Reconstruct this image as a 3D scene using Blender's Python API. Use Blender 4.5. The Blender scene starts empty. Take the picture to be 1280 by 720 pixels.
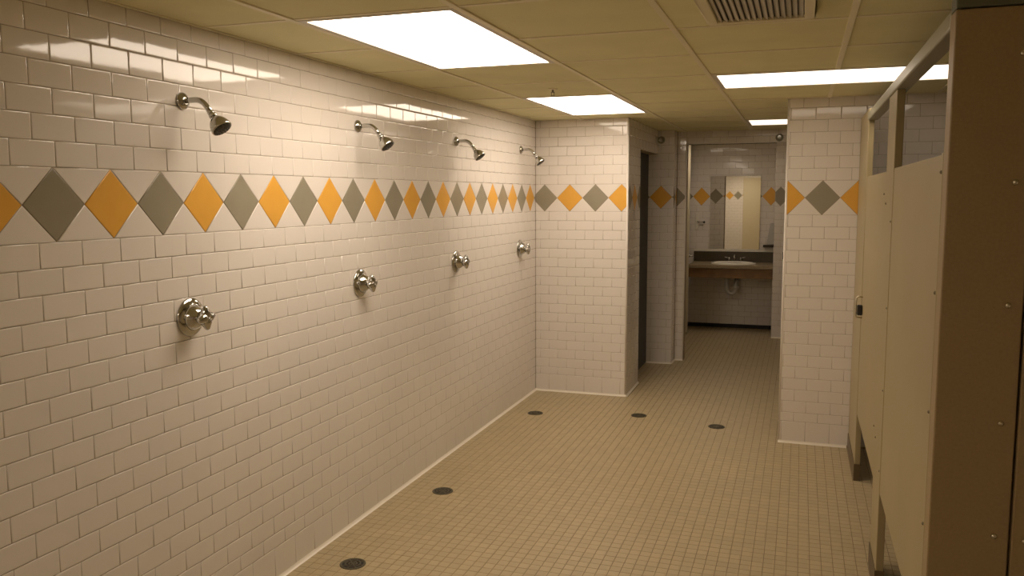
import bpy, bmesh, math, random
import numpy as np
from mathutils import Vector, Matrix
random.seed(7)
S = bpy.context.scene
C = S.collection

# ------------------------------------------------------------------ camera
F_PX, YAW, PITCH, ROLL = 1048.6, -0.3307, -0.1099, -0.0039
CAM = Vector((2.1075, -6.7488, 1.6604))
fwd = Vector((math.sin(YAW)*math.cos(PITCH), math.cos(YAW)*math.cos(PITCH), math.sin(PITCH)))
rgt = Vector((math.cos(YAW), -math.sin(YAW), 0)); upv = rgt.cross(fwd)
cr, sr = math.cos(ROLL), math.sin(ROLL)
RGT, UPV = cr*rgt+sr*upv, -sr*rgt+cr*upv
cam = bpy.data.objects.new('camera', bpy.data.cameras.new('camera')); C.objects.link(cam)
m = Matrix.Identity(4)
for i in range(3):
    m[i][0], m[i][1], m[i][2], m[i][3] = RGT[i], UPV[i], -fwd[i], CAM[i]
cam.matrix_world = m
cam.data.sensor_width = 36; cam.data.lens = 36*F_PX/1280; cam.data.clip_start = 0.05
S.camera = cam
# ------------------------------------------------------------------ world, light, exposure
w = bpy.data.worlds.new('world'); S.world = w; w.use_nodes = True
w.node_tree.nodes['Background'].inputs[0].default_value = (0.010, 0.008, 0.005, 1)
w.node_tree.nodes['Background'].inputs[1].default_value = 0.3
S.view_settings.view_transform = 'Standard'; S.view_settings.look = 'None'
S.view_settings.gamma = 1; S.view_settings.use_curve_mapping = False
S.view_settings.exposure = 0.0
LAMP_COLOR = (1.0, 0.84, 0.68)
LAMP_POWER = [10.2, 8.8, 3.2, 1.65, 9.5]   # the tubes behind the four seen diffusers are unequally strong; the last panel is added
WASH_POWER = 4.4

# ------------------------------------------------------------------ sizes taken from the tile courses
K = 0.0775                      # one course of 3x6 inch tile
ZB = 19.7*K; ZT = ZB+2.87*K; ZC = ZT+6.8*K; ZM = (ZB+ZT)/2
RX, Y0, Y1 = 3.6, -8.5, 4.0     # room limits

# ------------------------------------------------------------------ materials
def mat(name, col, rough=0.5, metal=0.0, vary=0.0, vscale=3.0, bump=0.0, bscale=40.0, cell=None, spec=0.5, bdist=0.002):
    M = bpy.data.materials.new(name); M.use_nodes = True
    nt = M.node_tree; b = nt.nodes['Principled BSDF']
    b.inputs['Base Color'].default_value = (*col, 1); b.inputs['Roughness'].default_value = rough
    b.inputs['Metallic'].default_value = metal; b.inputs['Specular IOR Level'].default_value = spec
    g = nt.nodes.new('ShaderNodeNewGeometry')
    if vary > 0:
        n = nt.nodes.new('ShaderNodeTexNoise'); n.inputs['Scale'].default_value = vscale; n.inputs['Detail'].default_value = 5
        nt.links.new(g.outputs['Position'], n.inputs['Vector'])
        fac = n.outputs['Fac']
        if cell:
            s = nt.nodes.new('ShaderNodeVectorMath'); s.operation = 'SNAP'; s.inputs[1].default_value = (cell,)*3
            nt.links.new(g.outputs['Position'], s.inputs[0])
            wn = nt.nodes.new('ShaderNodeTexWhiteNoise'); nt.links.new(s.outputs[0], wn.inputs['Vector'])
            a = nt.nodes.new('ShaderNodeMath'); a.operation = 'ADD'; nt.links.new(fac, a.inputs[0]); nt.links.new(wn.outputs['Value'], a.inputs[1])
            h = nt.nodes.new('ShaderNodeMath'); h.operation = 'MULTIPLY'; h.inputs[1].default_value = 0.5
            nt.links.new(a.outputs[0], h.inputs[0]); fac = h.outputs[0]
        r = nt.nodes.new('ShaderNodeMapRange'); r.inputs['From Min'].default_value = 0.2; r.inputs['From Max'].default_value = 0.8
        r.inputs['To Min'].default_value = 1-vary; r.inputs['To Max'].default_value = 1+vary*0.6
        nt.links.new(fac, r.inputs['Value'])
        mx = nt.nodes.new('ShaderNodeVectorMath'); mx.operation = 'SCALE'; mx.inputs[0].default_value = col
        nt.links.new(r.outputs[0], mx.inputs['Scale']); nt.links.new(mx.outputs[0], b.inputs['Base Color'])
    if bump > 0:
        n2 = nt.nodes.new('ShaderNodeTexNoise'); n2.inputs['Scale'].default_value = bscale; n2.inputs['Detail'].default_value = 4
        nt.links.new(g.outputs['Position'], n2.inputs['Vector'])
        bp = nt.nodes.new('ShaderNodeBump'); bp.inputs['Strength'].default_value = bump; bp.inputs['Distance'].default_value = bdist
        nt.links.new(n2.outputs['Fac'], bp.inputs['Height']); nt.links.new(bp.outputs[0], b.inputs['Normal'])
    return M

TILE = mat('white_glaze', (0.80, 0.745, 0.68), 0.055, vary=0.05, vscale=1.6, bump=0.15, bscale=7, bdist=0.0022)
ORANGE = mat('orange_glaze', (0.80, 0.42, 0.07), 0.18, vary=0.10, vscale=5, bump=0.05, bscale=12)
OLIVE = mat('grey_glaze', (0.31, 0.28, 0.205), 0.18, vary=0.12, vscale=5, bump=0.05, bscale=12)
GROUT = mat('grout', (0.36, 0.285, 0.195), 0.9, vary=0.15, vscale=6)
COVE = mat('cove_glaze', (0.84, 0.78, 0.66), 0.35)
FTILE = mat('floor_mosaic', (0.43, 0.345, 0.205), 0.42, vary=0.08, vscale=2.2, bump=0.15, bscale=130, cell=0.0497, spec=0.35)
FGROUT = mat('floor_grout', (0.19, 0.14, 0.07), 0.9, vary=0.2, vscale=5)
PANEL = mat('ceiling_board', (0.82, 0.775, 0.50), 0.95, vary=0.07, vscale=4, bump=0.6, bscale=220, spec=0.1)
TBAR = mat('grid_paint', (0.84, 0.77, 0.55), 0.45)
LAMPFRAME = mat('fixture_paint', (0.62, 0.58, 0.50), 0.4)
CHROME = mat('chrome', (0.53, 0.525, 0.50), 0.07, metal=1.0)
DRAIN = mat('drain_metal', (0.10, 0.085, 0.05), 0.5, metal=0.4, vary=0.3, vscale=60)
DULL = mat('dull_metal', (0.30, 0.27, 0.20), 0.45, metal=0.8, vary=0.2, vscale=30)
BLACK = mat('black', (0.012, 0.011, 0.009), 0.6)
RUBBER = mat('nozzle_rubber', (0.03, 0.03, 0.028), 0.45)
PAINT = mat('tan_enamel', (0.38, 0.31, 0.17), 0.42, vary=0.10, vscale=2.0, bump=0.12, bscale=300, bdist=0.0006)
PAINT2 = mat('brown_enamel', (0.34, 0.245, 0.125), 0.45, vary=0.12, vscale=140, bump=0.15, bscale=300, bdist=0.0006)
SHOE = mat('shoe_metal', (0.16, 0.12, 0.07), 0.4, metal=0.5, vary=0.2, vscale=20)
RAILM = mat('rail_metal', (0.34, 0.325, 0.235), 0.4, metal=0.3)
SLATM = mat('slat_paint', (0.50, 0.46, 0.38), 0.5)
RAILD = mat('end_rail_metal', (0.13, 0.135, 0.095), 0.45, metal=0.2)
SCREW = mat('screw_steel', (0.62, 0.58, 0.48), 0.25, metal=1.0)
FRAME = mat('frame_cream', (0.62, 0.54, 0.37), 0.45)
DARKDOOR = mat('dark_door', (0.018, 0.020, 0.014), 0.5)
DARKBROWN = mat('dark_brown', (0.055, 0.038, 0.018), 0.5)
COUNTER = mat('counter_laminate', (0.30, 0.235, 0.14), 0.35, vary=0.25, vscale=60)
BACKSPL = mat('backsplash_laminate', (0.075, 0.055, 0.028), 0.35, vary=0.25, vscale=60)
WOOD = mat('apron_wood', (0.23, 0.125, 0.045), 0.45, vary=0.3, vscale=14)
PORC = mat('porcelain', (0.82, 0.78, 0.68), 0.12)
PLASTIC = mat('white_plastic', (0.78, 0.74, 0.64), 0.35)
PIPE = mat('pipe_plastic', (0.58, 0.56, 0.50), 0.3, metal=0.2)
MIRROR = mat('mirror_silver', (0.80, 0.79, 0.72), 0.015, metal=1.0)
WALLP = mat('plain_wall', (0.60, 0.53, 0.42), 0.6, vary=0.06, vscale=3)
DISP = mat('dispenser_plastic', (0.50, 0.48, 0.43), 0.35)
def diffuser(power):
    M = bpy.data.materials.new('lamp_diffuser'); M.use_nodes = True
    b = M.node_tree.nodes['Principled BSDF']
    b.inputs['Base Color'].default_value = (0.8, 0.8, 0.75, 1)
    b.inputs['Emission Color'].default_value = (*LAMP_COLOR, 1); b.inputs['Emission Strength'].default_value = power
    return M

# ------------------------------------------------------------------ mesh helpers
class MB:
    def __init__(s): s.v, s.f, s.sm = [], [], []
    def box(s, a, b, smooth=False):
        o = len(s.v); x0, y0, z0 = a; x1, y1, z1 = b
        s.v += [(x0,y0,z0),(x1,y0,z0),(x1,y1,z0),(x0,y1,z0),(x0,y0,z1),(x1,y0,z1),(x1,y1,z1),(x0,y1,z1)]
        for q in ((0,3,2,1),(4,5,6,7),(0,1,5,4),(1,2,6,5),(2,3,7,6),(3,0,4,7)):
            s.f.append(tuple(o+i for i in q)); s.sm.append(False)
        return s
    def lathe(s, prof, p, axis, n=24, cap=True, squash=(1,1)):
        """prof: list of (distance along axis, radius)"""
        ax = Vector(axis).normalized(); p = Vector(p)
        t = Vector((0,0,1)) if abs(ax.z) < 0.9 else Vector((1,0,0))
        e1 = ax.cross(t).normalized(); e2 = ax.cross(e1)
        o = len(s.v)
        for d, r in prof:
            for k in range(n):
                a = 2*math.pi*k/n
                s.v.append(tuple(p+ax*d+e1*(r*squash[0]*math.cos(a))+e2*(r*squash[1]*math.sin(a))))
        for i in range(len(prof)-1):
            for k in range(n):
                k2 = (k+1) % n
                s.f.append((o+i*n+k, o+i*n+k2, o+(i+1)*n+k2, o+(i+1)*n+k)); s.sm.append(True)
        if cap:
            s.f.append(tuple(o+k for k in range(n))[::-1]); s.sm.append(False)
            s.f.append(tuple(o+(len(prof)-1)*n+k for k in range(n))); s.sm.append(False)
        return s
    def cyl(s, p, q, r, r2=None, n=14):
        p, q = Vector(p), Vector(q)
        return s.lathe([(0, r), ((q-p).length, r if r2 is None else r2)], p, q-p, n)
    def tube(s, pts, r, n=12):
        pts = [Vector(p) for p in pts]; o = len(s.v)
        prev = None
        for i, p in enumerate(pts):
            d = (pts[min(i+1, len(pts)-1)]-pts[max(i-1, 0)]).normalized()
            if prev is None:
                t = Vector((0,1,0)) if abs(d.y) < 0.9 else Vector((1,0,0))
                e1 = d.cross(t).normalized()
            else:
                e1 = (prev-d*prev.dot(d)).normalized()
            prev = e1; e2 = d.cross(e1)
            for k in range(n):
                a = 2*math.pi*k/n
                s.v.append(tuple(p+e1*(r*math.cos(a))+e2*(r*math.sin(a))))
        for i in range(len(pts)-1):
            for k in range(n):
                k2 = (k+1) % n
                s.f.append((o+i*n+k, o+i*n+k2, o+(i+1)*n+k2, o+(i+1)*n+k)); s.sm.append(True)
        s.f.append(tuple(o+k for k in range(n))[::-1]); s.sm.append(False)
        s.f.append(tuple(o+(len(pts)-1)*n+k for k in range(n))); s.sm.append(False)
        return s
    def sphere(s, p, r, n=16, sq=(1,1,1)):
        o = len(s.v); p = Vector(p); R = n//2
        for i in range(R+1):
            t = math.pi*i/R
            for k in range(n):
                a = 2*math.pi*k/n
                s.v.append((p.x+r*sq[0]*math.sin(t)*math.cos(a), p.y+r*sq[1]*math.sin(t)*math.sin(a), p.z+r*sq[2]*math.cos(t)))
        for i in range(R):
            for k in range(n):
                k2 = (k+1) % n
                s.f.append((o+i*n+k, o+(i+1)*n+k, o+(i+1)*n+k2, o+i*n+k2)); s.sm.append(True)
        return s
    def mesh(s, name, material):
        me = bpy.data.meshes.new(name); me.from_pydata(s.v, [], s.f)
        me.polygons.foreach_set('use_smooth', s.sm)
        me.materials.append(material)
        bm = bmesh.new(); bm.from_mesh(me)
        bmesh.ops.remove_doubles(bm, verts=bm.verts, dist=1e-6)
        bmesh.ops.recalc_face_normals(bm, faces=bm.faces); bm.to_mesh(me); bm.free()
        return me
    def build(s, name, material, parent=None, bevel=0.0, seg=2, offset=None):
        o = bpy.data.objects.new(name, s.mesh(name, material)); C.objects.link(o)
        if parent is not None: o.parent = parent
        if offset is not None: o.location = offset
        if bevel:
            b = o.modifiers.new('bevel', 'BEVEL'); b.width = bevel; b.segments = seg; b.limit_method = 'ANGLE'; b.angle_limit = math.radians(50)
        return o

def thing(name, label, cat, loc=(0,0,0), group=None):
    o = bpy.data.objects.new(name, None); C.objects.link(o); o.location = loc; o.empty_display_size = 0.05
    o['label'] = label; o['category'] = cat
    if group: o['group'] = group
    return o
def struct(o, label):
    o['kind'] = 'structure'; o['label'] = label
    return o
def dup(root, loc, label):
    r = root.copy(); C.objects.link(r); r.location = loc; r['label'] = label
    for ch in list(root.children):
        c = ch.copy(); C.objects.link(c); c.parent = r
        for g in ch.children:
            d = g.copy(); C.objects.link(d); d.parent = c
    return r
def project(p):
    q = Vector(p)-CAM; z = q.dot(fwd)
    if z < 0.3: return None
    return 640+F_PX*q.dot(RGT)/z, 360-F_PX*q.dot(UPV)/z

# ------------------------------------------------------------------ tile helpers
def area(P): return 0.5*sum(P[i][0]*P[(i+1) % len(P)][1]-P[(i+1) % len(P)][0]*P[i][1] for i in range(len(P)))
def clip(P, u0, u1, v0, v1):
    for ax, val, sg in ((0,u0,1),(0,u1,-1),(1,v0,1),(1,v1,-1)):
        Q = []
        for i in range(len(P)):
            a, b = P[i], P[(i+1) % len(P)]
            da, db = sg*(a[ax]-val), sg*(b[ax]-val)
            if da >= 0: Q.append(a)
            if (da > 1e-9 and db < -1e-9) or (da < -1e-9 and db > 1e-9):
                t = da/(da-db); Q.append((a[0]+t*(b[0]-a[0]), a[1]+t*(b[1]-a[1])))
        P = Q
        if len(P) < 3: return None
    R = []
    for q in P:
        if not R or abs(q[0]-R[-1][0])+abs(q[1]-R[-1][1]) > 1e-5: R.append(q)
    if len(R) > 1 and abs(R[0][0]-R[-1][0])+abs(R[0][1]-R[-1][1]) < 1e-5: R.pop()
    return R if len(R) >= 3 and area(R) > 2e-5 else None
def inset(P, d):
    n = len(P); R = []
    for i in range(n):
        a, b, c = P[i-1], P[i], P[(i+1) % n]
        def nrm(p, q):
            dx, dy = q[0]-p[0], q[1]-p[1]; l = math.hypot(dx, dy) or 1
            return -dy/l, dx/l
        n1, n2 = nrm(a, b), nrm(b, c)
        k = 1+n1[0]*n2[0]+n1[1]*n2[1]
        k = max(k, 0.25)
        R.append((b[0]+d*(n1[0]+n2[0])/k, b[1]+d*(n1[1]+n2[1])/k))
    return R
def inradius(P):
    cx = sum(p[0] for p in P)/len(P); cy = sum(p[1] for p in P)/len(P); r = 9
    for i in range(len(P)):
        a, b = P[i], P[(i+1) % len(P)]; l = math.hypot(b[0]-a[0], b[1]-a[1])
        r = min(r, ((b[0]-a[0])*(cy-a[1])-(b[1]-a[1])*(cx-a[0]))/l)
    return cx, cy, r
def tile_mesh(P, h=0.0022, gap=0.00085, rings=((0.0, 0.0), (0.0005, 0.62), (0.0020, 0.93), (0.0045, 1.0))):
    """cushion-edged tile: outline P counter-clockwise in (u, v), height along w; returns verts (u, v, w), faces"""
    cx, cy, r = inradius(P)
    V, Fc = [], []; n = len(P)
    for d, k in rings:
        dd = min(gap+d, 0.75*max(r, 0.001))
        V += [(p[0], p[1], h*k) for p in inset(P, dd)]
    for j in range(len(rings)-1):
        for i in range(n):
            i2 = (i+1) % n
            Fc.append((j*n+i, j*n+i2, (j+1)*n+i2, (j+1)*n+i))
    Fc.append(tuple((len(rings)-1)*n+i for i in range(n)))
    return V, Fc
MESHES = {}
def shared_mesh(P, material, name):
    cx = sum(p[0] for p in P)/len(P); cy = sum(p[1] for p in P)/len(P)
    Q = [(p[0]-cx, p[1]-cy) for p in P]
    key = (material.name, tuple((round(a, 4), round(b, 4)) for a, b in Q))
    if key not in MESHES:
        V, Fc = tile_mesh(Q)
        me = bpy.data.meshes.new(name); me.from_pydata(V, [], Fc)
        me.polygons.foreach_set('use_smooth', [True]*(len(Fc)-1)+[False]); me.materials.append(material)
        MESHES[key] = me
    return MESHES[key], cx, cy
def tile_field(parent, O, U, N, u0, u1, joint, pitch, dia, dpitch, odd_orange, z0=0.012, z1=ZC, minpx=9.0, cap=300, holes=()):
    """tile one wall face: courses, square base row and the diamond band; U runs along the wall, z is up, N points out"""
    O, U, N = Vector(O), Vector(U), Vector(N); Z = Vector((0,0,1))
    flip = U.cross(Z).dot(N) < 0
    items = []     # name, material, polygon
    rows = [(z0, 1.9*K, 'base_tile', 1), (1.9*K, 2.7*K, 'wall_tile', 0)]
    rows += [(ZB-(i+1)*K, ZB-i*K, 'wall_tile', 1-i % 2) for i in range(17)]
    rows += [(ZT+i*K, min(ZT+(i+1)*K, ZC), 'wall_tile', i % 2) for i in range(7)]
    for a, b, nm, par in rows:
        st = joint+par*pitch/2
        k0 = math.floor((u0-st)/pitch); k1 = math.ceil((u1-st)/pitch)
        for k in range(k0, k1):
            P = clip([(st+k*pitch, a), (st+(k+1)*pitch, a), (st+(k+1)*pitch, b), (st+k*pitch, b)], u0, u1, max(z0, 0), z1)
            if P: items.append((nm, TILE, P))
    k0 = math.floor((u0-dia)/dpitch)-1; k1 = math.ceil((u1-dia)/dpitch)+1
    for k in range(k0, k1+1):
        c = dia+k*dpitch; h = dpitch/2
        P = clip([(c-h, ZM), (c, ZB), (c+h, ZM), (c, ZT)], u0, u1, z0, z1)
        if P: items.append(('diamond_tile', ORANGE if (k % 2 == 1) == odd_orange else OLIVE, P))
        for T in ([(c, ZB), (c+dpitch, ZB), (c+h, ZM)], [(c+dpitch, ZT), (c, ZT), (c+h, ZM)]):
            P = clip(T, u0, u1, z0, z1)
            if P: items.append(('triangle_tile', TILE, P))
    cand = []
    rest = {TILE.name: [], ORANGE.name: [], OLIVE.name: []}
    for it in items:
        nm, M, P = it
        cx = sum(p[0] for p in P)/len(P); cy = sum(p[1] for p in P)/len(P)
        if any(a <= cx <= b and c <= cy <= d for a, b, c, d in holes): continue
        px = [project(O+U*p[0]+Z*p[1]) for p in P]
        if any(q is None for q in px) or not any(-6 < q[0] < 1286 and -6 < q[1] < 726 for q in px): s, wd = 0, 0
        else:
            s = abs(area(px)); wd = max(max(q[0] for q in px)-min(q[0] for q in px), max(q[1] for q in px)-min(q[1] for q in px))
            cl = clip(px if area(px) > 0 else px[::-1], 0, 1280, 0, 720)
            s = area(cl) if cl else 0
        cand.append((s if wd >= minpx else 0, nm, M, P))
    cand.sort(key=lambda c: -c[0])
    count = {}
    for s, nm, M, P in cand:
        if flip: Pm = [(-p[0], p[1]) for p in P][::-1]
        else: Pm = P
        Um = -U if flip else U
        if s > 0 and count.get(nm, 0) < cap:
            count[nm] = count.get(nm, 0)+1
            me, cx, cy = shared_mesh(Pm, M, nm)
            o = bpy.data.objects.new(nm, me); C.objects.link(o); o.parent = parent
            R = Matrix((Um, Z, N)).transposed().to_4x4()
            tilt = Matrix.Rotation(random.gauss(0, 0.0035), 4, 'X') @ Matrix.Rotation(random.gauss(0, 0.0028), 4, 'Y')
            o.matrix_local = Matrix.Translation(O+Um*cx+Z*cy) @ R @ tilt
            if M is not TILE: o['label'] = 'orange diamond tile' if M is ORANGE else 'grey-green diamond tile'
        else:
            rest[M.name].append((Pm, Um))
    V, Fc, mi, smo = [], [], [], []
    mats = [TILE, ORANGE, OLIVE]
    for k, M in enumerate(mats):
        for P, Um in rest[M.name]:
            tv, tf = tile_mesh(P); o = len(V)
            V += [tuple(O+Um*a+Z*b+N*c) for a, b, c in tv]
            Fc += [tuple(o+i for i in f) for f in tf]; mi += [k]*len(tf); smo += [True]*(len(tf)-1)+[False]
    if V:
        me = bpy.data.meshes.new('tile_remainder'); me.from_pydata(V, [], Fc)
        for M in mats: me.materials.append(M)
        me.polygons.foreach_set('use_smooth', smo); me.polygons.foreach_set('material_index', mi)
        o = bpy.data.objects.new('tile_remainder', me); C.objects.link(o); o.parent = parent; o['kind'] = 'stuff'
        o['label'] = 'remaining tiles too small in view to pick apart'
def cove(parent, p, q, out):
    """pale rounded strip along the foot of a wall from p to q, bulging towards out"""
    p, q, out = Vector(p), Vector(q), Vector(out); r = 0.015
    prof = [(0.0, 0.0), (r, 0.0), (r*0.55, r*0.35), (r*0.28, r*0.8), (r*0.25, r), (0.0, r)]
    b = MB(); n = len(prof)
    for e in (p, q): b.v += [tuple(e+out*a+Vector((0,0,h))) for a, h in prof]
    for i in range(n): b.f.append((i, (i+1) % n, n+(i+1) % n, n+i)); b.sm.append(False)
    b.f += [tuple(range(n)), tuple(range(n, 2*n))]; b.sm += [False, False]
    b.build('cove_strip', COVE, parent)

# ------------------------------------------------------------------ structure: floor
floor = struct(MB().box((-0.1, Y0-0.1, -0.12), (RX+0.1, Y1+0.1, -0.0012)).build('floor', FGROUT), 'tan mosaic tile floor of the shower room')
FP = 0.0497
nearpx = []
cells = []
x0 = 1.251-26*FP
for i in range(0, int((RX-x0)/FP)+1):
    for j in range(0, int((Y1-Y0)/FP)+1):
        a = x0+i*FP; b = Y0+j*FP
        cx, cy = a+FP/2, b+FP/2
        if cx < 0.0 or cx > RX: continue
        if cx < 0.783 and 0.02 < cy < 1.45 and cx < 0.66: continue
        if cx < 0.783 and 0.02 < cy < 0.5: continue
        if cx < 0.75 and cy > 1.5: continue
        if cx > 2.03 and cy > -0.92 and (cy < -0.85 or cy > 1.7): continue
        p = project((cx, cy, 0))
        big = 0
        if p and 4 < p[0] < 1276 and p[1] < 716 and cx < 2.43 and cy < -0.9: big = p[1]
        cells.append((big, a, b))
cells.sort(key=lambda c: -c[0])
def ftile_verts(a, b, dz=0.0):
    g, e = 0.0011, 0.0018
    return [(a+g, b+g, -0.0012), (a+FP-g, b+g, -0.0012), (a+FP-g, b+FP-g, -0.0012), (a+g, b+FP-g, -0.0012),
            (a+e, b+e, dz), (a+FP-e, b+e, dz), (a+FP-e, b+FP-e, dz), (a+e, b+FP-e, dz)]
FF = [(0,1,5,4),(1,2,6,5),(2,3,7,6),(3,0,4,7),(4,5,6,7)]
fme = bpy.data.meshes.new('floor_tile'); fme.from_pydata(ftile_verts(-FP/2, -FP/2), [], FF); fme.materials.append(FTILE)
V, Fc = [], []
for n, (big, a, b) in enumerate(cells):
    if n < 300:
        o = bpy.data.objects.new('floor_tile', fme); C.objects.link(o); o.parent = floor
        o.location = (a+FP/2, b+FP/2, random.uniform(-0.0002, 0.0002))
    else:
        k = len(V); V += ftile_verts(a, b, random.uniform(-0.0002, 0.0002)); Fc += [tuple(k+i for i in f) for f in FF]
me = bpy.data.meshes.new('floor_tile_field'); me.from_pydata(V, [], Fc); me.materials.append(FTILE)
o = bpy.data.objects.new('floor_tile_field', me); C.objects.link(o); o.parent = floor; o['kind'] = 'stuff'; o['label'] = 'farther small floor tiles'

# ------------------------------------------------------------------ structure: walls
wl = struct(MB().box((-0.12, Y0, 0), (0, 0, ZC)).build('wall_left', GROUT), 'long white tiled shower wall on the left')
tile_field(wl, (0,0,0), (0,1,0), (1,0,0), Y0, 0.0, -4.643, 0.1555, -0.1426, 0.2224, False)
cove(wl, (0.0, Y0, 0), (0.0, 0, 0), (1,0,0))
WX, WY = 0.783, 0.54
wb = struct(MB().box((-0.12, 0, 0), (WX, WY, ZC)).build('wall_back', GROUT), 'short white tiled wall closing the shower row')
tile_field(wb, (0,0,0), (1,0,0), (0,-1,0), 0.004, WX, 0.197, 0.1535, 0.082, 0.2165, True)
tile_field(wb, (WX,0,0), (0,1,0), (1,0,0), 0.0, WY, 0.10, 0.1535, 0.294, 0.2165, False)
cove(wb, (0, 0, 0), (WX, 0, 0), (0,-1,0)); cove(wb, (WX, 0, 0), (WX, WY, 0), (1,0,0))
MB().cyl((WX-0.006, 0.006, 0.012), (WX-0.006, 0.006, ZC), 0.0098, n=12).build('corner_trim', TILE, wb)
# header over the dark doorway and the doorway
wh = struct(MB().box((0.62, WY, 2.05), (WX, 1.47, ZC)).build('wall_doorway_header', GROUT), 'tiled header above the dark doorway')
tile_field(wh, (WX,0,0), (0,1,0), (1,0,0), WY, 1.47, 0.10, 0.1535, 0.294, 0.2165, False, z0=2.05)
wa = struct(MB().box((0.50, 1.47, 0), (0.94, 1.82, ZC)).build('wall_alcove', GROUT), 'tiled wall block beyond the dark doorway')
tile_field(wa, (0,1.47,0), (1,0,0), (0,-1,0), 0.60, 0.94, 0.197, 0.1535, 0.818, 0.2165, False, minpx=8)
tile_field(wa, (0.94,0,0), (0,1,0), (1,0,0), 1.47, 1.66, 1.40, 0.1535, 1.47, 0.2165, True)
cove(wa, (0.60, 1.47, 0), (0.94, 1.47, 0), (0,-1,0)); cove(wa, (0.94, 1.47, 0), (0.94, 1.66, 0), (1,0,0))
HB = 2.155
b = MB().box((0.94, 1.68, 0), (1.03, 1.82, ZC)).box((1.03, 1.68, HB), (2.05, 1.82, ZC)).box((2.05, 1.68, 0), (RX, 1.82, ZC))
ww = struct(b.build('wall_washroom_front', GROUT), 'tiled wall and header framing the washroom opening')
tile_field(ww, (0,1.68,0), (1,0,0), (0,-1,0), 0.942, 1.03, 0.197, 0.1535, 0.925, 0.2165, True, minpx=7)
tile_field(ww, (0,1.68,0), (1,0,0), (0,-1,0), 1.03, 2.05, 0.197, 0.1535, 0.818, 0.2165, False, z0=HB, minpx=8)
tile_field(ww, (0,1.68,0), (1,0,0), (0,-1,0), 2.05, RX, 0.197, 0.1535, 0.818, 0.2165, False)
tile_field(ww, (0,1.82,0), (1,0,0), (0,1,0), 1.03, 2.05, 0.197, 0.1535, 0.818, 0.2165, False, z0=HB)
tile_field(ww, (0,1.82,0), (1,0,0), (0,1,0), 0.76, 1.03, 0.197, 0.1535, 0.90, 0.2165, True)
cove(ww, (0.94, 1.68, 0), (1.03, 1.68, 0), (0,-1,0))
MB().cyl((1.026, 1.684, 0.01), (1.026, 1.684, HB), 0.008, n=10).cyl((1.026, 1.684, HB), (2.05, 1.684, HB), 0.008, n=10).build('corner_trim', TILE, ww)
wr_ = struct(MB().box((0.60, 1.82, 0), (0.76, 3.3, ZC)).build('wall_passage_left', GROUT), 'tiled left wall of the washroom passage')
tile_field(wr_, (0.76,0,0), (0,1,0), (1,0,0), 1.82, 3.3, 1.9, 0.1535, 1.95, 0.2165, False)
wn = struct(MB().box((0.50, 3.3, 0), (0.70, Y1+0.12, ZC)).build('wall_washroom_left', WALLP), 'plain wall at the left end of the sink niche')
wk = struct(MB().box((0.60, Y1, 0), (2.20, Y1+0.12, ZC)).build('wall_washroom_back', GROUT), 'tiled wall behind the sink counter')
tile_field(wk, (0,Y1,0), (1,0,0), (0,-1,0), 0.70, 1.84, 0.18, 0.1535, 0.928, 0.208, False, minpx=9, z0=0.045)
MB().box((0.70, Y1-0.012, 0), (1.84, Y1, 0.047)).build('dark_base_strip', BLACK, wk)
wj = struct(MB().box((1.825, 3.35, 0), (2.20, Y1, ZC)).build('wall_washroom_right', GROUT), 'tiled return wall to the right of the sink niche')
tile_field(wj, (0,3.35,0), (1,0,0), (0,-1,0), 1.825, 2.06, 1.90, 0.1535, 1.885, 0.208, True, minpx=8)
tile_field(wj, (1.825,0,0), (0,1,0), (-1,0,0), 3.35, Y1, 3.40, 0.1535, 3.40, 0.208, True)
cove(wj, (1.825, 3.35, 0), (2.06, 3.35, 0), (0,-1,0))
struct(MB().box((2.06, 1.82, 0), (2.20, 3.35, ZC)).build('wall_passage_right', WALLP), 'plain right wall of the washroom passage')
PY = -0.944
wp = struct(MB().box((2.01, PY, 0), (RX, PY+0.12, ZC)).build('wall_stall_back', GROUT), 'white tiled wall end beside the toilet stalls')
tile_field(wp, (0,PY,0), (1,0,0), (0,-1,0), 2.01, RX, 2.256, 0.1515, 2.237, 0.2145, True)
cove(wp, (2.01, PY, 0), (2.44, PY, 0), (0,-1,0))
MB().cyl((2.0155, PY+0.0055, 0.012), (2.0155, PY+0.0055, ZC), 0.009, n=12).build('corner_trim', TILE, wp)
struct(MB().box((RX, Y0, 0), (RX+0.12, Y1, ZC)).build('wall_right', WALLP), 'plain far right wall behind the stalls')
wf = struct(MB().box((-0.12, Y0-0.12, 0), (RX+0.12, Y0, ZC)).build('wall_front', GROUT), 'tiled end wall behind the viewpoint')
tile_field(wf, (0,Y0,0), (1,0,0), (0,1,0), 0.004, RX, 0.197, 0.1535, 0.082, 0.2165, True)

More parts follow.
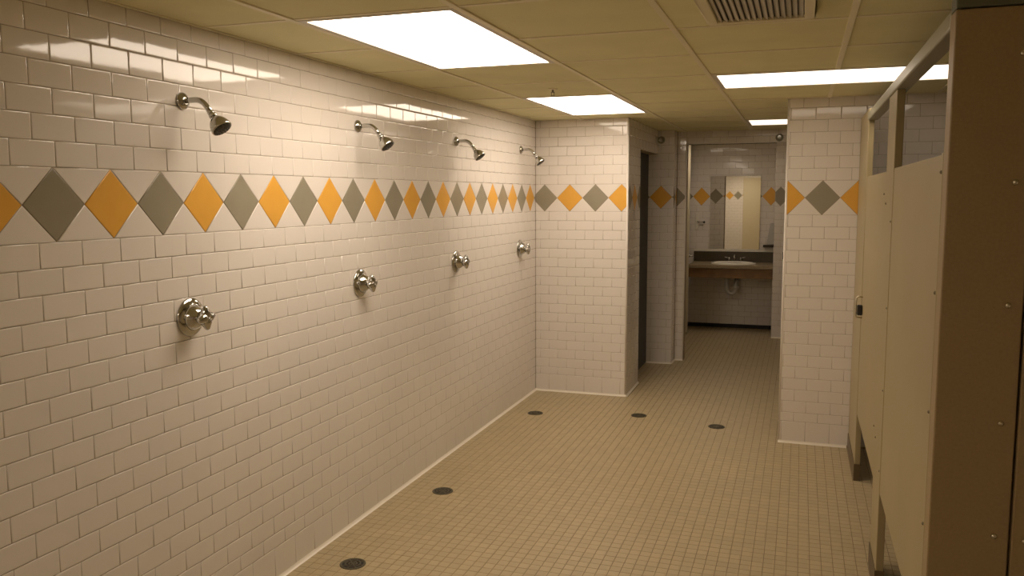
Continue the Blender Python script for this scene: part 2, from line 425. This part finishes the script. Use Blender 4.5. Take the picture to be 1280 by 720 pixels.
# ------------------------------------------------------------------ structure: ceiling
ceil = struct(MB().box((-0.12, Y0-0.12, ZC+0.02), (RX+0.12, Y1+0.12, ZC+0.12)).build('ceiling', PANEL), 'suspended ceiling of square acoustic panels')
XL = [0.0, 0.397, 1.017, 1.637, 2.257, 2.877, 3.497, RX]
YL = [-8.5, -8.5+0.62, -7.255, -6.63, -6.005, -5.38, -4.755, -4.13, -3.51, -2.89, -2.235, -1.61, -0.98, -0.35, 0.10, 0.555, 1.18, 1.68]
LIGHTS = [(1, 7, 1, 2), (1, 11, 1, 2), (3, 10, 2, 1), (3, 15, 2, 1), (1, 1, 1, 2)]    # column, row, columns wide, rows deep
taken = {(c+i, r+j) for c, r, wdt, d in LIGHTS for i in range(wdt) for j in range(d)}
for i in range(len(XL)-1):
    for j in range(len(YL)-1):
        if (i, j) in taken: continue
        MB().box((XL[i]+0.003, YL[j]+0.003, ZC+random.uniform(0, 0.0015)), (XL[i+1]-0.003, YL[j+1]-0.003, ZC+0.02)).build('ceiling_panel', PANEL, ceil)
def has(c, r): return (c, r) in taken
for i in range(1, len(XL)-1):
    b = MB()
    runs, j = [], 0
    while j < len(YL)-1:
        inside = any(c < i < c+wdt and r <= j < r+d for c, r, wdt, d in LIGHTS)
        if not inside:
            if runs and abs(runs[-1][1]-YL[j]) < 1e-6: runs[-1][1] = YL[j+1]
            else: runs.append([YL[j], YL[j+1]])
        j += 1
    for a, e in runs:
        MB().box((XL[i]-0.012, a, ZC-0.005), (XL[i]+0.012, e, ZC+0.018)).build('grid_bar', TBAR, ceil, bevel=0.0015, seg=1)
for j in range(1, len(YL)-1):
    for i in range(len(XL)-1):
        if any(c <= i < c+wdt and r < j < r+d for c, r, wdt, d in LIGHTS): continue
        MB().box((XL[i]+0.0125, YL[j]-0.011, ZC-0.0025), (XL[i+1]-0.0125, YL[j]+0.011, ZC+0.018)).build('cross_bar', TBAR, ceil)
MB().box((0.004, Y0, ZC-0.003), (0.024, 0, ZC)).box((0.004, -0.022, ZC-0.003), (WX, -0.004, ZC)).box((2.01, PY-0.022, ZC-0.003), (RX, PY-0.004, ZC)).build('wall_angle', TBAR, ceil)
MB().box((0.95, 1.655, ZC-0.003), (2.05, 1.677, ZC)).build('wall_angle', TBAR, ceil)

# ceiling lights
LL = ['large ceiling light panel nearest the viewpoint above the shower row',
      'second ceiling light panel above the last two showers',
      'wide ceiling light panel partly behind the toilet stall rail',
      'small far ceiling light panel beside the tiled pillar top',
      'unseen ceiling light panel added behind the viewpoint for bounce light']  # unseen lamp, added to brighten the ceiling and the end panels
def ceiling_light(ax, bx, ay, by, z, lab, power):
    cx, cy = (ax+bx)/2, (ay+by)/2; hx, hy = (bx-ax)/2, (by-ay)/2
    t = thing('ceiling_light', lab, 'ceiling light', (cx, cy, z), 'ceiling lights')
    f = 0.022
    b = MB()
    for q in (((-hx,-hy,-0.004),(hx,-hy+f,0.018)), ((-hx,hy-f,-0.004),(hx,hy,0.018)), ((-hx,-hy+f,-0.004),(-hx+f,hy-f,0.018)), ((hx-f,-hy+f,-0.004),(hx,hy-f,0.018))): b.box(*q)
    b.build('frame', LAMPFRAME, t)
    MB().box((-hx+f, -hy+f, 0.0), (hx-f, hy-f, 0.012)).build('diffuser', diffuser(power), t)
for (c, r, wdt, d), lab, pw in zip(LIGHTS, LL, LAMP_POWER):
    ceiling_light(XL[c]+0.013, XL[c+wdt]-0.013, YL[r]+0.012, YL[r+d]-0.012, ZC, lab, pw)
ceiling_light(0.80, 1.41, 2.62, 3.23, ZC, 'washroom ceiling light panel hidden behind the tiled header', WASH_POWER)

# air vent
vx0, vx1, vy0, vy1 = 1.776, 2.131, -4.05, -3.595
t = thing('ceiling_vent', 'white slatted air vent in the ceiling near the top edge', 'vent', ((vx0+vx1)/2, (vy0+vy1)/2, ZC))
hx, hy, f = (vx1-vx0)/2, (vy1-vy0)/2, 0.033
b = MB()
for q in (((-hx,-hy,-0.016),(hx,-hy+f,-0.003)), ((-hx,hy-f,-0.016),(hx,hy,-0.003)), ((-hx,-hy+f,-0.016),(-hx+f,hy-f,-0.003)), ((hx-f,-hy+f,-0.016),(hx,hy-f,-0.003))): b.box(*q)
b.build('frame', TBAR, t, bevel=0.004)
MB().box((-hx+f, -hy+f, -0.0045), (hx-f, hy-f, -0.003)).build('backing', BLACK, t)
ns = 15
sl = MB(); yy = hy-f
sl.v = [(-0.0085,-yy,-0.005),(-0.0055,-yy,-0.005),(0.0075,-yy,-0.0105),(0.0055,-yy,-0.0125),(-0.0085,yy,-0.005),(-0.0055,yy,-0.005),(0.0075,yy,-0.0105),(0.0055,yy,-0.0125)]
sl.f = [(0,1,2,3),(4,7,6,5),(0,4,5,1),(1,5,6,2),(2,6,7,3),(3,7,4,0)]; sl.sm = [False]*6
slm = sl.mesh('slat', SLATM)
for i in range(ns):
    o = bpy.data.objects.new('slat', slm); C.objects.link(o); o.parent = t
    o.location = (-hx+f+(i+0.5)*(2*(hx-f))/ns, 0, 0)
# sprinklers
t = thing('ceiling_sprinkler', 'small sprinkler head hanging from the ceiling before the second light', 'sprinkler', (0.72, -1.963, ZC))
MB().lathe([(0,0.028),(0.004,0.026),(0.007,0.012)], (0,0,0), (0,0,-1), 18).build('escutcheon', TBAR, t)
MB().cyl((0,0,-0.006), (0,0,-0.022), 0.006).cyl((0.008,0,-0.02),(0.006,0,-0.04),0.002,n=6).cyl((-0.008,0,-0.02),(-0.006,0,-0.04),0.002,n=6).box((-0.01,-0.003,-0.023),(0.01,0.003,-0.019)).build('body', DULL, t)
MB().lathe([(0,0.013),(0.002,0.013)], (0,0,-0.04), (0,0,-1), 14).build('deflector', DULL, t)
for loc, lab in (((0.814, 1.466, 2.185), 'sidewall sprinkler high on the tiles beyond the dark doorway'),
                 ((1.895, 1.676, 2.195), 'sidewall sprinkler on the header beside the tiled pillar')):
    t = thing('wall_sprinkler', lab, 'sprinkler', loc, 'sidewall sprinklers')
    MB().lathe([(0,0.036),(0.004,0.036),(0.012,0.022)], (0,0,0), (0,-1,0), 20).build('escutcheon', RAILM, t)
    MB().cyl((0,-0.01,0), (0,-0.045,0), 0.010).build('body', CHROME, t)
    MB().box((-0.014,-0.058,0.010),(0.014,-0.03,0.013)).lathe([(0,0.017),(0.003,0.017)], (0,-0.045,0), (0,-1,0), 16).build('deflector', CHROME, t)

# ------------------------------------------------------------------ showers
AX = Vector((0.61, 0, -0.79)).normalized()
def make_shower(loc, lab):
    t = thing('shower_fixture', lab, 'shower head', loc, 'shower heads along the left wall')
    MB().lathe([(0.0,0.031),(0.005,0.031),(0.011,0.027),(0.017,0.017),(0.019,0.0125)], (0.003,0,0), (1,0,0), 28).build('wall_flange', CHROME, t)
    pts = [(0.004,0,0.0),(0.045,0,0.002)]
    for a in range(0, 55, 9):
        r = 0.055; aa = math.radians(a)
        pts.append((0.062+r*math.sin(aa), 0, 0.002-r*(1-math.cos(aa))))
    e = Vector(pts[-1]); pts.append(tuple(e+AX*0.034))
    MB().tube(pts, 0.0105, 14).build('arm', CHROME, t)
    e = e+AX*0.026
    MB().lathe([(0,0.0125),(0.012,0.0125)], e, AX, 6).lathe([(0.011,0.011),(0.015,0.015),(0.021,0.0155),(0.027,0.0125)], e, AX, 18).build('swivel_nut', CHROME, t)
    h = MB().lathe([(0.024,0.0125),(0.030,0.017),(0.040,0.026),(0.050,0.032),(0.064,0.0365),(0.075,0.038),(0.079,0.036),(0.078,0.033)], e, AX, 32).build('head', CHROME, t)
    MB().lathe([(0.0775,0.0335),(0.0788,0.0330),(0.0796,0.012),(0.0798,0.004)], e, AX, 28).build('spray_face', RUBBER, h)
    nz = MB(); e1 = AX.cross(Vector((0,1,0))).normalized(); e2 = AX.cross(e1)
    for rr, n in ((0.010, 6), (0.019, 10), (0.028, 16)):
        for k in range(n):
            a = 2*math.pi*k/n
            p = e+AX*0.0788+e1*(rr*math.cos(a))+e2*(rr*math.sin(a)); nz.cyl(p, p+AX*0.0035, 0.0016, n=6)
    nz.build('spray_nozzles', DRAIN, h)
    return t
def make_valve(loc, lab):
    t = thing('shower_valve', lab, 'shower valve', loc, 'shower valves along the left wall')
    MB().lathe([(0.0,0.071),(0.004,0.071),(0.008,0.068),(0.013,0.058),(0.018,0.042),(0.021,0.034)], (0.003,0,0), (1,0,0), 40).build('escutcheon', CHROME, t)
    MB().lathe([(0.016,0.050),(0.026,0.046),(0.040,0.038),(0.052,0.028),(0.056,0.022)], (0,0,0), (1,0,0), 32).build('sleeve', CHROME, t)
    k = MB().lathe([(0.054,0.016),(0.060,0.024),(0.070,0.027),(0.082,0.022),(0.090,0.012),(0.092,0.004)], (0,0,0), (1,0,0), 28)
    for i in range(4):
        a = math.pi*i/2+0.12
        d = Vector((0.10, math.cos(a), math.sin(a))).normalized()
        k.lathe([(0.0,0.023),(0.020,0.020),(0.034,0.013),(0.042,0.009),(0.045,0.005)], (0.070,0,0), d, 14)
    k.build('handle', CHROME, t)
    return t
s0 = make_shower((0, -4.243, 2.0), 'chrome shower head nearest the viewpoint on the left wall')
v0 = make_valve((0, -4.252, 1.222), 'round chrome shower valve nearest the viewpoint on the left wall')
for y, z, lab in ((-2.983, 2.006, 'second chrome shower head from the viewpoint'), (-1.715, 2.006, 'third chrome shower head from the viewpoint'),
               (-0.40, 2.017, 'farthest chrome shower head beside the corner')):
    dup(s0, (0, y, z), lab)
for y, z, lab in ((-2.993, 1.222, 'second round chrome shower valve from the viewpoint'), (-1.735, 1.236, 'third round chrome shower valve from the viewpoint'),
               (-0.43, 1.24, 'farthest round chrome shower valve beside the corner')):
    dup(v0, (0, y, z), lab)

# ------------------------------------------------------------------ floor drains
def make_drain(loc, lab):
    t = thing('floor_drain', lab, 'floor drain', loc, 'round floor drains')
    MB().lathe([(0.0,0.059),(0.0025,0.059),(0.004,0.056),(0.004,0.050),(0.001,0.048)], (0,0,0), (0,0,1), 32).build('rim', DRAIN, t)
    MB().lathe([(0.0012,0.050),(0.0016,0.050)], (0,0,0), (0,0,1), 28).build('sump', BLACK, t)
    g = MB()
    for r in (0.018, 0.034):
        g.lathe([(0.0018,r-0.003),(0.0036,r-0.003),(0.0036,r+0.003),(0.0018,r+0.003),(0.0018,r-0.003)], (0,0,0), (0,0,1), 24, cap=False)
    for k in range(8):
        a = math.pi*k/4
        d = Vector((math.cos(a), math.sin(a), 0)); n = Vector((-d.y, d.x, 0))*0.0022
        p, q = d*0.008, d*0.0495
        o = len(g.v)
        for z in (0.0017, 0.0034):
            for e in (p+n, p-n, q-n, q+n): g.v.append((e.x, e.y, z))
        for f in ((0,1,2,3),(4,7,6,5),(0,4,5,1),(1,5,6,2),(2,6,7,3),(3,7,4,0)): g.f.append(tuple(o+i for i in f)); g.sm.append(False)
    g.lathe([(0.0017,0.009),(0.0036,0.009)], (0,0,0), (0,0,1), 14)
    g.build('grate', DRAIN, t)
    return t
d0 = make_drain((0.235, -3.535, 0), 'round floor drain nearest the viewpoint by the left wall')
for x, y, lab in ((0.243, -2.538, 'second round floor drain along the left wall'), (0.231, -0.744, 'round floor drain in the shower corner at the far left'),
                  (0.997, -0.568, 'round floor drain in front of the short tiled wall corner'), (1.583, -0.702, 'rightmost round floor drain, out in the walkway')):
    dup(d0, (x, y, 0), lab)

# ------------------------------------------------------------------ toilet partitions
PX, TH = 2.45, 0.03
st = thing('toilet_partition', 'tan enamelled toilet stall partition with doors, posts and end panels', 'partition', (PX, -4.44, 0))
OFF = Vector((-PX, 4.44, 0))
def part(b, name, M, parent=st, bevel=0.003):
    o = b.build(name, M, parent, bevel=bevel)
    o.location = OFF if parent is st else (0,0,0)
    return o
def screws(parent, pts, axis, M=SCREW):
    k = 1.0 if M is SCREW else 0.65
    for p in pts:
        b = MB(); b.lathe([(0,0.0075*k),(0.002,0.007*k),(0.004,0.004*k),(0.0045,0.001)], p, axis, 12)
        b.build('screw', M, parent)
pa = part(MB().box((PX, -1.62, 0.012), (PX+TH, PY-0.006, 2.135)), 'pilaster', PAINT)
MB().box((PX-0.004, -1.624, 0.0), (PX+TH+0.004, PY-0.008, 0.10)).build('shoe', SHOE, pa)
pb = part(MB().box((PX, -3.09, 0.012), (PX+TH, -2.79, 2.068)), 'pilaster', PAINT)
MB().box((PX-0.004, -3.094, 0.0), (PX+TH+0.004, -2.786, 0.10)).build('shoe', SHOE, pb)
screws(pb, [(PX-0.0002, -3.07, z) for z in (0.52, 0.86, 1.2, 1.55)]+[(PX-0.0002, -2.84, z) for z in (0.60, 1.62)], (-1,0,0), DULL)
da = part(MB().box((PX+0.002, -2.782, 0.395), (PX+TH-0.002, -1.63, 1.757)), 'door', PAINT)
yy, zz = -1.70, 1.02
MB().box((PX-0.026, yy-0.016, zz-0.036), (PX+0.002, yy+0.016, zz+0.022)).build('latch_case', BLACK, da, bevel=0.006)
MB().tube([(PX+0.002, yy, zz+0.066), (PX-0.024, yy, zz+0.070), (PX-0.031, yy, zz+0.060), (PX-0.032, yy, zz+0.035), (PX-0.032, yy, zz-0.035), (PX-0.028, yy, zz-0.048), (PX+0.002, yy, zz-0.050)], 0.0042, 8).build('pull', SCREW, da)
screws(da, [(PX+0.0018, -2.72, z) for z in (0.62, 1.66)], (-1,0,0), DULL)
fp = part(MB().box((PX+0.002, -4.366, 0.43), (PX+TH-0.002, -3.098, 1.762)), 'front_panel', PAINT)
part(MB().box((PX-0.006, -4.366, 0.40), (PX+0.002, -4.335, 1.764)), 'channel', PAINT, bevel=0.0015)
screws(fp, [(PX-0.0065, -4.352, z) for z in (0.49, 0.785, 1.09, 1.405, 1.715)], (-1,0,0), DULL)
part(MB().box((PX-0.006, -4.366, 2.068), (PX+TH+0.018, -1.622, 2.112)), 'headrail', RAILM, bevel=0.005)
ea = part(MB().box((PX-0.006, -4.442, 0.012), (2.6245, -4.368, 2.10)), 'end_panel', PAINT2, bevel=0.004)
screws(ea, [(2.592, -4.4422, z) for z in (0.50, 0.805, 1.095, 1.389, 1.687, 1.99)], (0,-1,0))
eb = part(MB().box((2.6305, -4.442, 0.012), (RX-0.01, -4.40, 2.10)), 'end_panel', PAINT2, bevel=0.004)
screws(eb, [(2.660, -4.4422, z) for z in (0.50, 0.80, 1.09, 1.38, 1.68, 1.98)], (0,-1,0))
part(MB().box((2.4445, -4.446, 2.102), (RX-0.01, -4.37, 2.16)), 'end_rail', RAILD)
MB().box((PX-0.009, -4.446, 0.0), (2.625, -4.364, 0.10)).build('shoe', SHOE, ea)

# ------------------------------------------------------------------ doors
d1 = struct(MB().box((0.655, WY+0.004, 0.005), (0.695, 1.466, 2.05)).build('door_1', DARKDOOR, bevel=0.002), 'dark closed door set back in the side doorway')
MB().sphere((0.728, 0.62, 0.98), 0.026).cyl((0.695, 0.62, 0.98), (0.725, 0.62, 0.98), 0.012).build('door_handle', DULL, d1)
d2 = struct(MB().box((-0.019, 0, 0.012), (0.019, 0.60, 2.24)).build('door_2', FRAME, bevel=0.002, offset=(0.845, 3.36, 0)), 'cream door leaf standing open edge-on at the left of the sink niche')
b = MB()
for sx in (-1, 1):
    x = sx*0.019
    b.lathe([(0,0.024),(0.006,0.022)], (x, 0.06, 0.93), (sx,0,0), 16).cyl((x, 0.06, 0.93), (x+sx*0.045, 0.06, 0.93), 0.009).tube([(x+sx*0.042, 0.06, 0.93), (x+sx*0.045, 0.10, 0.93), (x+sx*0.045, 0.17, 0.928)], 0.009, 10)
d2.rotation_euler = (0, 0, math.radians(7.5))
b.build('door_handle', CHROME, d2)
struct(MB().box((0.784, 3.300, 0.01), (0.822, 3.352, 1.85)).build('dark_panel', DARKBROWN, bevel=0.003), 'narrow dark brown upright panel beside the open cream door')  # dark upright box filling the narrow strip left of the cream leaf
d4 = struct(MB().box((0.65, Y0+0.004, 0.01), (1.55, Y0+0.05, 2.1)).build('door_4', FRAME, bevel=0.003), 'wide cream door on the end wall behind the viewpoint')

# ------------------------------------------------------------------ sink niche
NX0, NX1 = 0.850, 1.822
t = thing('sink_counter', 'brown laminate sink counter with dark backsplash across the niche', 'counter', (1.335, 3.72, 0))
O2 = (-1.335, -3.72, 0)
ct = MB().box((NX0, 3.45, 0.785), (NX1, Y1-0.006, 0.83)).build('countertop', COUNTER, t, bevel=0.006, offset=O2)
MB().box((NX0, Y1-0.03, 0.83), (NX1, Y1-0.005, 0.955)).build('backsplash', BACKSPL, t, bevel=0.002, offset=O2)
MB().box((NX0, 3.475, 0.672), (NX1, 3.495, 0.785)).build('apron', WOOD, t, bevel=0.002, offset=O2)
t = thing('mirror_ledge', 'pale ledge strip along the top of the backsplash below the mirror', 'ledge', (1.335, Y1, 0.957))
MB().box((NX0-1.335, -0.034, 0.0), (NX1-1.335, -0.005, 0.028)).build('strip', PLASTIC, t, bevel=0.004)
SX, SY = 1.355, 3.69
t = thing('sink', 'white oval sink basin set into the brown counter', 'sink', (SX, SY, 0.83))
MB().lathe([(0.001,0.265),(0.012,0.262),(0.017,0.25),(0.014,0.235),(0.004,0.225)], (0,0,0), (0,0,1), 40, cap=False, squash=(0.76,1.0)).build('rim', PORC, t)
MB().lathe([(0.004,0.226),(0.0025,0.21),(0.002,0.12),(0.0018,0.02)], (0,0,0), (0,0,1), 36, cap=True, squash=(0.76,1.0)).build('bowl', PORC, t)
t = thing('faucet', 'chrome two-handle faucet behind the oval sink', 'faucet', (SX, 3.94, 0.83))
MB().box((-0.085,-0.021,0.001),(0.085,0.021,0.016)).build('base', CHROME, t, bevel=0.007)
MB().tube([(0,0,0.014),(0,0,0.055),(0,-0.02,0.080),(0,-0.06,0.086),(0,-0.09,0.078),(0,-0.1,0.06)], 0.011, 12).build('spout', CHROME, t)
for sx in (-1, 1):
    MB().lathe([(0.014,0.018),(0.04,0.014),(0.048,0.016),(0.06,0.012)], (sx*0.068,0,0), (0,0,1), 16).cyl((sx*0.068,0,0.05),(sx*0.125,-0.012,0.062),0.0065,0.005).build('handle', CHROME, t)
t = thing('drain_trap', 'grey drain trap pipe hanging under the sink counter', 'pipe', (1.335, 3.72, 0.785))
pts = [(-0.055,0,-0.002),(-0.055,0,-0.24)]
for a in range(0, 181, 20):
    r = 0.055; aa = math.radians(a)
    pts.append((-r*math.cos(aa), 0.0, -0.265-r*math.sin(aa)))
pts += [(0.055,0,-0.20),(0.055,0.015,-0.165),(0.055,0.05,-0.15),(0.055,0.272,-0.15)]
MB().tube(pts, 0.026, 14).build('trap_pipe', PIPE, t)
MB().cyl((-0.055,0,-0.12),(-0.055,0,-0.16),0.036,n=18).build('slip_nut', PIPE, t)
MB().cyl((0.055,0,-0.255),(0.055,0,-0.22),0.036,n=18).build('slip_nut', PIPE, t)
MB().lathe([(0,0.045),(0.006,0.04)], (0.055,0.274,-0.15), (0,-1,0), 18).build('wall_flange', PIPE, t)
MB().cyl((-0.16,0.10,-0.13),(-0.06,0.02,-0.125),0.012,n=10).build('supply_pipe', DULL, t)
# mirror
t = thing('mirror', 'tall frameless mirror on the tiles above the sink', 'mirror', (1.338, Y1-0.004, 1.437))
MB().box((-0.298,-0.012,-0.448),(0.298,0.0,0.448)).build('backing', DULL, t)
MB().box((-0.300,-0.017,-0.450),(0.300,-0.012,0.450)).build('glass', MIRROR, t, bevel=0.001)
# robe hook on a white plate, on the niche side of the cream door
t = thing('wall_hook', 'small white plate with a dark-tipped rod left of the mirror', 'hook', (0.905, Y1-0.004, 1.33))
MB().box((-0.045,-0.014,-0.10),(-0.005,0.0,0.10)).build('plate', PLASTIC, t, bevel=0.005)
MB().tube([(-0.02,-0.012,0.0),(-0.01,-0.035,-0.005),(0.06,-0.04,-0.01)], 0.008, 10).build('rod', CHROME, t)
MB().sphere((0.066,-0.04,-0.01), 0.014, 12).build('tip', BLACK, t)
# towel dispenser at the right
t = thing('towel_dispenser', 'pale paper towel dispenser with dark edge right of the mirror', 'dispenser', (1.76, Y1-0.004, 1.16))
b = MB(); b.v = [(-0.035,-0.05,0.0-0.11),(0.05,-0.05,-0.11),(0.05,-0.05,0.15),(0.0,-0.05,0.15),(-0.035,0,-0.11),(0.05,0,-0.11),(0.05,0,0.15),(0.0,0,0.15)]
b.f = [(0,1,2,3),(4,7,6,5),(0,4,5,1),(1,5,6,2),(2,6,7,3),(3,7,4,0)]; b.sm = [False]*6
b.build('body', DISP, t, bevel=0.006)
MB().box((0.0505,-0.06,-0.14),(0.062,0.0,0.16)).build('side_edge', BLACK, t, bevel=0.002)
MB().box((-0.075,-0.085,-0.14),(0.050,0.0,-0.113)).build('tray', DARKBROWN, t, bevel=0.003)
# latch strike plate on the right return wall
o = MB().box((1.925, 3.336, 0.92), (1.955, 3.3465, 1.005)).build('strike_plate', BLACK, bevel=0.002)
o['label'] = 'small black latch plate on the tiled return wall beside the pillar'; o['category'] = 'latch plate'
